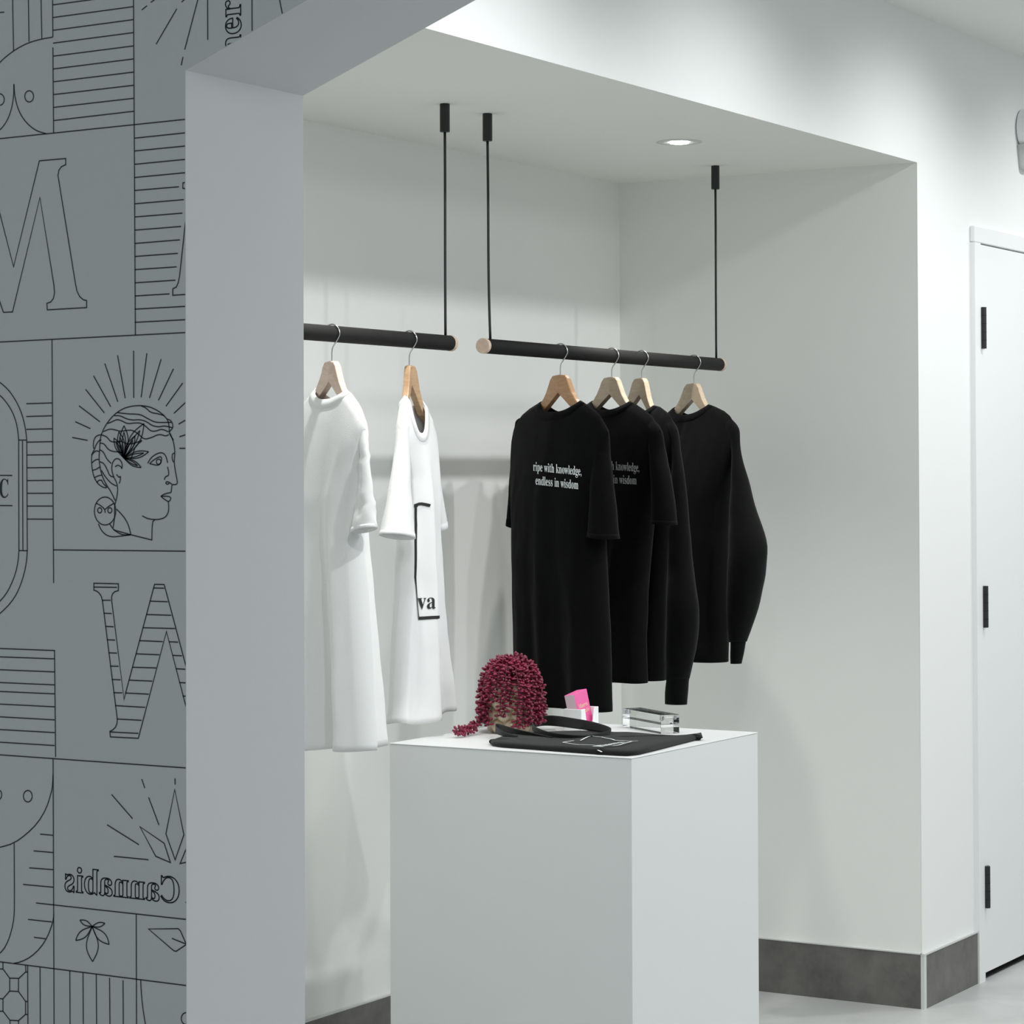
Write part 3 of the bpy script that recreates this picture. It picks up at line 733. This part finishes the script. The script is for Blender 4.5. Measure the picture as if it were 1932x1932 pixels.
pl, rt, sf = garment('black_sweatshirt', 1210, 713, -60, .050,
    L=[(1140,806),(1142,900),(1148,1000),(1155,1150),(1160,1262)], R=[(1277,808),(1270,900),(1262,1000),(1256,1100),(1252,1200),(1252,1285)],
    nL=(1180,762), nR=(1233,765), sL=[(1170,768),(1158,778),(1148,790),(1142,806)], sR=[(1245,768),(1258,778),(1270,792),(1277,808)],
    neck=(1207,782), hem=[(1160,1264),(1200,1276),(1252,1287)], kink=-.10, m=MBS,
    label='black long-sleeved sweatshirt squeezed between the lettered T-shirt and the rearmost sweatshirt', cat='sweatshirt', group='black sweatshirts on the right rail',
    seed=41, hanger_mat=HW[3], hlabel='light wooden hanger third along the right-hand rail', band=.05,
    sleeves=[dict(rings=[(1244,780,1267,792,.003),(1257,804,1279,811,.012),(1266,850,1285,850,.034),(1266,910,1294,908,.046),(1262,1000,1303,1000,.052),(1260,1080,1310,1080,.054),(1258,1150,1320,1150,.056),(1257,1210,1316,1212,.048),(1257,1285,1301,1279,.032)],
                  cuff=[(1256,1279,1303,1274,.033),(1257,1284,1301,1279,.030),(1254,1306,1299,1306,.028),(1254,1326,1297,1331,.026)]),
             dict(rings=[(1141,806,1155,804,.012),(1134,900,1154,900,.034),(1130,1000,1156,1000,.040),(1132,1100,1160,1100,.042),(1138,1200,1160,1200,.036)],
                  cuff=[(1138,1196,1160,1196,.030),(1140,1240,1158,1240,.024)])])
pl, rt, sf = garment('black_sweatshirt', 1309, 723, -53, .062,
    L=[(1240,806),(1243,900),(1250,1000),(1256,1100),(1260,1200),(1263,1236)], R=[(1392,806),(1386,860),(1376,940),(1371,1000),(1371,1100),(1372,1180),(1371,1243)],
    nL=(1274,768), nR=(1337,763), sL=[(1266,773),(1255,783),(1246,794),(1241,807)], sR=[(1350,768),(1366,776),(1381,789),(1391,806)],
    neck=(1306,783), hem=[(1263,1236),(1313,1243),(1345,1248),(1371,1251)], kink=-.10, m=MBS,
    label='black long-sleeved sweatshirt with its arm bulging outward at the far end of the rail', cat='sweatshirt', group='black sweatshirts on the right rail',
    seed=51, hanger_mat=HW[3], hlabel='light wooden hanger nearest the far end of the right-hand rail', band=.055,
    sleeves=[dict(rings=[(1348,778,1380,791,.003),(1366,803,1394,810,.014),(1380,850,1398,848,.038),(1379,910,1413,904,.050),(1375,970,1430,964,.056),(1374,1035,1449,1030,.060),(1371,1100,1443,1098,.056),(1371,1160,1428,1158,.046),(1375,1212,1409,1210,.028)],
                  cuff=[(1375,1206,1411,1204,.030),(1377,1211,1408,1210,.027),(1377,1232,1404,1233,.025),(1378,1251,1400,1253,.023)]),
             dict(rings=[(1240,807,1252,806,.012),(1230,900,1252,900,.036),(1226,1000,1256,1000,.042),(1232,1100,1258,1100,.042),(1240,1190,1260,1190,.034)],
                  cuff=[(1240,1186,1260,1186,.028),(1243,1225,1260,1225,.024)])])

# ------------------------------------------------------------------ recessed downlight in the alcove ceiling
def downlight(x, y, z, label, group, lit=True):
    t = empty('recessed_downlight', (x, y, z), label, 'ceiling light', group)
    bm = bmesh.new(); R = [(.060, 0), (.060, -.0022), (.055, -.0035), (.040, -.0030), (.034, .002), (.026, .012), (.0255, .014)]
    prev = None
    for r, dz in R:
        ring = [bm.verts.new((x+r*math.cos(2*PI*k/48), y+r*math.sin(2*PI*k/48), z+dz*.6-.0001)) for k in range(48)]
        if prev:
            for k in range(48): bm.faces.new((prev[k], prev[(k+1)%48], ring[(k+1)%48], ring[k]))
        prev = ring
    obj('trim_ring', bm, MTRIM, t, True)
    bm = bmesh.new(); cyl(bm, (x, y, z-.0040), (x, y, z+.003), .024, 40); obj('lens', bm, MLAMP, t)
    return t
downlight(5.952, 3.068, ZN, 'round recessed downlight lit in the alcove ceiling above the right rail', None)

# ------------------------------------------------------------------ round fixture cut by the right edge of the frame
c = at(1946, 243, 1, YF-.03)
t = empty('wall_fixture', c, 'pale round wall fixture cut off by the upper right edge of the photo', 'wall fixture')
bm = bmesh.new(); cyl(bm, (c.x, YF-.034, c.z), (c.x, YF-.002, c.z), .062, 56); bevel(obj('round_cover', bm, MHOLD, t), .004)
bm = bmesh.new(); cyl(bm, (c.x, YF-.016, c.z-.052), (c.x, YF-.014, c.z-.125), .050, 40, .030); obj('lower_cone', bm, MTRIM, t, True)

# ------------------------------------------------------------------ trailing plant on the plinth
pc = at(966, 1386, 2, PZ); cx, cy = pc.x+.045, pc.y+.03
PLANT = Vector((cx, cy, PZ))
t = empty('trailing_succulent', PLANT, 'burgundy trailing bead-like succulent spilling over a champagne bobble pot', 'potted plant')
toC = (Vector((CAM.x, CAM.y, 0))-Vector((cx, cy, 0))).normalized(); toR = Vector((-toC.y, toC.x, 0))
if toR.dot(rgt) < 0: toR = -toR
bm = bmesh.new()
for lv in range(4):
    for k in range(8):
        a = 2*PI*(k+.5*(lv%2))/8; rr = .040; p = PLANT+toC*math.cos(a)*rr+toR*math.sin(a)*rr+Vector((0, 0, .016+lv*.027))
        bmesh.ops.create_icosphere(bm, subdivisions=3, radius=.0165, matrix=Matrix.Translation(p))
cyl(bm, PLANT+Vector((0, 0, .001)), PLANT+Vector((0, 0, .115)), .042, 32)
obj('bobble_pot', bm, MGOLD, t, True)
tmpl = bmesh.new(); bmesh.ops.create_icosphere(tmpl, subdivisions=2, radius=1); TV = [v.co.copy() for v in tmpl.verts]; TF = [[v.index for v in f.verts] for f in tmpl.faces]; tmpl.free()
def pod(bm, p, d, ln, r):
    d = d.normalized(); a = d.orthogonal().normalized(); b = d.cross(a); vs = []
    for v in TV:
        k = 1+.35*v.x
        vs.append(bm.verts.new(p+d*(v.x+1)*ln/2+(a*v.y+b*v.z)*r*k))
    for f in TF: bm.faces.new([vs[i] for i in f])
def strand(path, idx):
    bm = bmesh.new(); path = [Vector(q) for q in path]; tube(bm, path, .0010, 5)
    st = obj('strand', bm, MSTEM, t, True)
    bm = bmesh.new(); d = 0; nxt = .003; ph = random.random()*6; k = 0
    for p, q in zip(path, path[1:]):
        L = (q-p).length
        while nxt < d+L:
            c = p.lerp(q, (nxt-d)/L); tan = (q-p).normalized(); a = tan.orthogonal().normalized(); b = tan.cross(a)
            for m_ in (0, 1):
                an = ph+k*1.75+m_*PI+random.uniform(-.35, .35); o_ = a*math.cos(an)+b*math.sin(an)
                dr = (o_*1.0+tan*random.uniform(-.1, .35)).normalized()
                pod(bm, c, dr, random.uniform(.0120, .0150), random.uniform(.0027, .0033))
            k += 1; nxt += random.uniform(.0066, .0080)
        d += L
    obj('pods', bm, MPOD, st, True)
RH, RS = .080, .074
nst = 36
for i in range(nst):
    a = 2*PI*i/nst+random.uniform(-.06, .06); dirn = toC*math.cos(a)+toR*math.sin(a)
    R = RS*random.uniform(.84, 1.02); apex = .100+random.uniform(-.012, .0); path = []
    start = random.uniform(.05, .55) if i % 2 else random.uniform(.02, .2)
    # strands parted at the front-left so the pot shows
    rel = math.atan2(math.sin(a+.35), math.cos(a+.35)); short = abs(rel) < .55
    low = random.uniform(.016, .026) if not short else random.uniform(.035, .09)
    sw = random.uniform(-.25, .25)
    for k in range(11):
        f = start+(PI/2-start)*k/10
        path.append(PLANT+dirn*R*math.sin(f)+Vector((0, 0, apex+.078*math.cos(f))))
    zt_ = path[-1].z-PZ; n = max(3, int((zt_-low)/.012))
    for k in range(1, n+1):
        z = lerp(zt_, low, k/n); aa = a+sw*k/n*.5; dd = toC*math.cos(aa)+toR*math.sin(aa)
        path.append(PLANT+dd*R*(1+.05*math.sin(k/n*PI))+Vector((0, 0, z)))
    strand(path, i)
# one long strand trailing across the plinth top towards the left edge
e = at(862, 1388, 2, PZ+.006); s0 = PLANT-toR*.062+toC*.03
path = [s0+Vector((0, 0, .10)), s0-toR*.006+Vector((0, 0, .06)), s0-toR*.010+Vector((0, 0, .028))]
e0 = Vector((e.x, e.y, PZ)); m0 = s0-toR*.010
for k in range(1, 9): q = m0.lerp(e0, k/8); q.z = PZ+max(.0145, .030*(1-k/8)**1.6); path.append(q)
strand(path, 90)
strand([q+toC*.006+Vector((0, 0, .003)) for q in path[3:]], 91)

# ------------------------------------------------------------------ card holder and pink cards
def pz(x, y, z=PZ): return at(x, y, 2, z)
o_ = pz(1097, 1381); o_.z = PZ
dL = (pz(1068, 1376)-o_); dL.z = 0; dRr = (pz(1138, 1372.5)-o_); dRr.z = 0
ex = dRr.normalized(); ey = Vector((-ex.y, ex.x, 0))
if ey.dot(dL) < 0: ey = -ey
Wd, Dp = .092, .046
def LP(a, b, z): return o_+ex*a+ey*b+Vector((0, 0, z))
t = empty('card_holder', LP(Wd/2, Dp/2, 0), 'small white card holder with a notched front behind the folded black tote bag', 'card holder')
bm = bmesh.new(); hF = .052; th = .003
def lbox(bm, a0, a1, b0, b1, z0, z1, f=LP):
    v = [bm.verts.new(f(a, b, z)) for a, b, z in ((a0,b0,z0),(a1,b0,z0),(a1,b1,z0),(a0,b1,z0),(a0,b0,z1),(a1,b0,z1),(a1,b1,z1),(a0,b1,z1))]
    for q in ((0,3,2,1),(4,5,6,7),(0,1,5,4),(1,2,6,5),(2,3,7,6),(3,0,4,7)): bm.faces.new([v[i] for i in q])
lbox(bm, 0, th, 0, Dp, 0, hF); lbox(bm, Wd-th, Wd, 0, Dp, 0, hF); lbox(bm, th, Wd-th, Dp-th, Dp, 0, hF); lbox(bm, th, Wd-th, th, Dp-th, 0, th)
# front face with a notch
prism(bm, [LP(a, 0, z) for a, z in ((th, 0), (Wd-th, 0), (Wd-th, hF), (Wd*.78, hF), (Wd*.66, .010), (Wd*.34, .010), (Wd*.22, hF), (th, hF))], ey*th)
bevel(obj('holder_body', bm, MHOLD, t), .0006, 1)
cb = LP(.019, .010, th+.0005)
tilt = math.radians(-9); cu = (ex*math.cos(tilt)+Vector((0, 0, 1))*math.sin(-tilt)*-1); 
up_ = (Vector((0, 0, 1))*math.cos(tilt)+ey*.16-ex*.12).normalized(); cxn = (ex-up_*ex.dot(up_)).normalized(); cyn = up_.cross(cxn)
if cyn.dot(ey) < 0: cyn = -cyn
def CP(a, b, z): return cb+cxn*a+cyn*b+up_*z
t2 = empty('pink_card_box', cb, 'hot pink boxed card deck tilted in the small white card holder', 'card box')
bm = bmesh.new(); lbox(bm, 0, .070, 0, .026, 0, .084, CP); bevel(obj('box_body', bm, MPINK, t2), .0006, 1)
bm = bmesh.new(); lbox(bm, -.0005, 0, .0008, .0252, .0008, .0832, CP); obj('card_edges', bm, MPALE, t2)
for s, z, w in (('Minerva', .047, .048), ('Cannabis', .033, .052)):
    bm, ww = text_mesh(s)
    for v in bm.verts: v.co = CP(.010+v.co.x/ww*w, -.0006, z+v.co.y*.0150)
    obj('cream_lettering', bm, MCREAM, t2, norm=False)

# ------------------------------------------------------------------ clear acrylic block
f0 = pz(1247, 1385.5); l0 = pz(1175, 1371.5); r0 = pz(1282.5, 1379.5)
ax = (l0-f0); ax.z = 0; W1 = ax.length; ax.normalize(); ay = Vector((ax.y, -ax.x, 0))
if ay.dot(r0-f0) < 0: ay = -ay
W2 = (r0-f0).dot(ay)*.66
def AP(a, b, z): return Vector((f0.x, f0.y, PZ+.0006))+ax*a+ay*b+Vector((0, 0, z))
t = empty('acrylic_block_frame', AP(W1/2, W2/2, 0), 'clear acrylic block of two slabs standing at the back right of the plinth', 'acrylic block')
HB = .0215
for z0 in (0, HB+.0006):
    bm = bmesh.new(); lbox(bm, 0, W1, 0, W2, z0, z0+HB, AP); bevel(obj('acrylic_slab', bm, MGLS, t), .0008, 2)
for a, b in ((.008, .008), (.008, W2-.008), (W1-.008, .008), (W1-.008, W2-.008)):
    bm = bmesh.new(); p = AP(a, b, HB+.010); cyl(bm, p, p+Vector((0, 0, .0085)), .0032, 16); obj('magnet', bm, MCHR, t)

# ------------------------------------------------------------------ folded black tote bag on the plinth
outl = [(922,1394),(955,1385),(1010,1381),(1080,1377),(1150,1379),(1200,1382),(1260,1385),(1322,1388),(1326,1393),(1290,1402),(1240,1415),(1195,1426),(1150,1424),(1080,1419),(1000,1413),(930,1408),(924,1402)]
base = [pz(x, y, PZ+(.0125 if k < 8 else .002)) for k, (x, y) in enumerate(outl)]
cen = sum(base, Vector())/len(base)
P2 = smooth_poly([(p.x, p.y) for p in base], 1, True)
root = empty('folded_tote_bag', (cen.x, cen.y, PZ), 'folded black cloth tote bag with a white outline print lying flat on the plinth', 'tote bag')
bm = bmesh.new(); rings = []
def hgt(x, y, f):
    return .0125+.0030*noise.noise(Vector((x*14, y*14, 1)))+.0015*noise.noise(Vector((x*45, y*45, 4)))+.003*(1-f)
for f, z in ((.985, .0012), (1.0, .0045), (.998, .0085), (.985, None), (.95, None), (.85, None), (.7, None), (.55, None), (.4, None), (.25, None), (.1, None)):
    row = []
    for x, y in P2:
        X, Y = cen.x+(x-cen.x)*f, cen.y+(y-cen.y)*f
        zz = z if z is not None else hgt(X, Y, f)-(.0016 if f > .98 else 0)
        row.append(bm.verts.new((X, Y, PZ+zz)))
    rings.append(row)
n = len(P2)
for A, B in zip(rings, rings[1:]):
    for k in range(n): bm.faces.new((A[k], A[(k+1)%n], B[(k+1)%n], B[k]))
bm.faces.new(rings[-1]); bm.faces.new(rings[0][::-1])
obj('folded_body', bm, MBF, root, True)
# turned-up corner at the right
q0, q1, q2, q3 = pz(1296,1391,PZ+.008), pz(1326,1393,PZ+.006), pz(1323,1384,PZ+.013), pz(1310,1387,PZ+.010)
bm = bmesh.new(); prism(bm, [q0, q1, q2, q3], Vector((0, 0, .003))); bevel(obj('turned_corner', bm, MBF, root, True), .001)
# two strap handles: one standing in an open loop, one lying towards the plant
def strap(pts):
    P = smooth_poly([(*pz(x, y, PZ+.0135), h, ln) for x, y, h, ln in pts], 2); bm = bmesh.new(); prev = None
    for i, q in enumerate(P):
        a, b = Vector(P[max(0, i-1)][:3]), Vector(P[min(len(P)-1, i+1)][:3]); d = (b-a); d.z = 0; d.normalize(); nn = Vector((-d.y, d.x, 0))
        c = Vector(q[:3]); row = [bm.verts.new(c+nn*q[4]*k*k+Vector((0, 0, q[3]*1.3*k-.001))) for k in (0, .25, .5, .75, 1)]
        if prev:
            for k in range(4): bm.faces.new((prev[k], prev[k+1], row[k+1], row[k]))
        prev = row
    o = obj('handle', bm, MBF, root, True); md = o.modifiers.new('cloth', 'SOLIDIFY'); md.thickness = .0022; md.offset = 0
    return o
strap([(1120,1391,.004,.0),(1079,1395,.008,.004),(1039,1392,.010,.004),(1013,1384,.011,.002),(1003,1376,.011,0),(1008,1371,.013,0),(1026,1368,.018,0),(1048,1369,.019,0),(1079,1373,.018,.001),(1114,1378,.017,.002),(1145,1383,.013,.003),(1155,1386,.010,.0),(1140,1389,.007,-.004),(1110,1391,.004,-.006)])
strap([(1045,1393.5,.003,.004),(1010,1389,.006,.004),(975,1385.5,.010,.002),(948,1381,.013,0),(935,1377,.013,0),(936,1383,.011,0),(948,1388.5,.007,.003),(975,1391,.003,.004)])
# printed outline and small side tag
def flat_line(pts, w, name):
    P = [pz(x, y, PZ+.016) for x, y in pts]; fine = []
    for p, q in zip(P, P[1:]):
        m_ = max(2, int((q-p).length/.006)); fine += [p.lerp(q, k/m_) for k in range(m_)]
    fine.append(P[-1]); bm = bmesh.new(); prev = None
    for i, p in enumerate(fine):
        d = (fine[min(i+1, len(fine)-1)]-fine[max(0, i-1)]); d.z = 0; d.normalize(); nn = Vector((-d.y, d.x, 0))*w/2
        row = []
        for k in (-1, 1):
            q = p+nn*k; r_ = Vector((q.x, q.y)); f = .6; row.append(bm.verts.new((q.x, q.y, PZ+.0172+.0030*noise.noise(Vector((q.x*14, q.y*14, 1))))))
        if prev: bm.faces.new((prev[0], prev[1], row[1], row[0]))
        prev = row
    return obj(name, bm, MPRW, root, norm=False)
flat_line([(1083,1398),(1062,1402),(1092,1406),(1120,1407),(1138,1410)], .0035, 'printed_outline')
flat_line([(1095,1397.5),(1115,1389),(1135,1391),(1160,1397),(1204,1399)], .0032, 'printed_outline')
flat_line([(1192,1399),(1180,1403),(1168,1406),(1155,1408)], .0045, 'printed_outline')
bm, ww = text_mesh('Minerva'); A_, B_ = pz(1132,1410,PZ+.0175), pz(1180,1401.5,PZ+.0175); dd = (B_-A_); e1 = Vector((dd.x, dd.y, 0)).normalized(); e2 = Vector((-e1.y, e1.x, 0)); e2 = -e2 if e2.dot(toC) > 0 else e2; nn = e2*.030
for v in bm.verts: v.co = A_+dd*(v.co.x/ww)+nn*v.co.y+Vector((0, 0, .0012))
obj('printed_lettering', bm, MPRW, root, norm=False)
p = at(1128, 1419, 2, PZ+.006); bm = bmesh.new()
prism(bm, [p+Vector((-.003, -.0, .004)), p+Vector((-.004, -.010, .001)), p+Vector((.012, -.012, .001)), p+Vector((.014, -.001, .004))], Vector((0, 0, .0008)))
obj('side_tag', bm, MPRW, root)

# ------------------------------------------------------------------ lights: rows of ceiling spots in the hall, the alcove downlight, added soft fill
def spot(name, loc, tgt, power, size, blend, r, col=(1, .995, .985)):
    l = bpy.data.lights.new(name, 'SPOT'); l.energy = power; l.spot_size = math.radians(size); l.spot_blend = blend; l.shadow_soft_size = r; l.color = col
    o = bpy.data.objects.new(name, l); COL.objects.link(o); o.location = loc
    o.rotation_euler = (Vector(tgt)-Vector(loc)).to_track_quat('-Z', 'Y').to_euler(); return o
YL = 1.78
for x, pw in ((3.35, 26), (4.30, 46), (5.42, 39), (6.56, 41), (7.70, 36), (8.9, 32)):
    spot('hall_spot', (x, YL, ZC-.03), (x+(.5 if x < 3.5 else 0), YF+.1, 1.15), pw, 114, 1.0, .035, (.97, .99, 1.0))
spot('alcove_spot', (5.952, 3.068, ZN-.012), (5.952, 3.068, 0), 30, 84, .9, .025, (1, .98, .94))
spot('alcove_spot', (4.55, 3.068, ZN-.012), (4.55, 3.068, 0), 30, 84, .9, .025, (1, .98, .94))
def area(loc, rot, sx, sy, power, col):  # unseen fill lamps, added in place of the shop's general lighting
    l = bpy.data.lights.new('room_fill', 'AREA'); l.shape = 'RECTANGLE'; l.size = sx; l.size_y = sy; l.energy = power; l.color = col
    o = bpy.data.objects.new('room_fill', l); COL.objects.link(o); o.location = loc; o.rotation_euler = rot; return o
area((6.0, -.3, ZC-.02), (0, 0, 0), 5, 1.6, 66, (1, 1, 1))
area((.6, .5, ZC-.02), (0, 0, 0), 1.6, 1.6, 12, (.93, .97, 1))
w = bpy.data.worlds.new('world'); sc.world = w; w.use_nodes = True
w.node_tree.nodes['Background'].inputs[0].default_value = (.83, .92, 1, 1); w.node_tree.nodes['Background'].inputs[1].default_value = .43

sc.view_settings.view_transform = 'Standard'; sc.view_settings.look = 'None'; sc.view_settings.exposure = .16; sc.view_settings.gamma = 1
sc.view_settings.use_curve_mapping = False
sc.cycles.max_bounces = 12; sc.cycles.diffuse_bounces = 8; sc.cycles.transmission_bounces = 10
sc.cycles.use_denoising = True
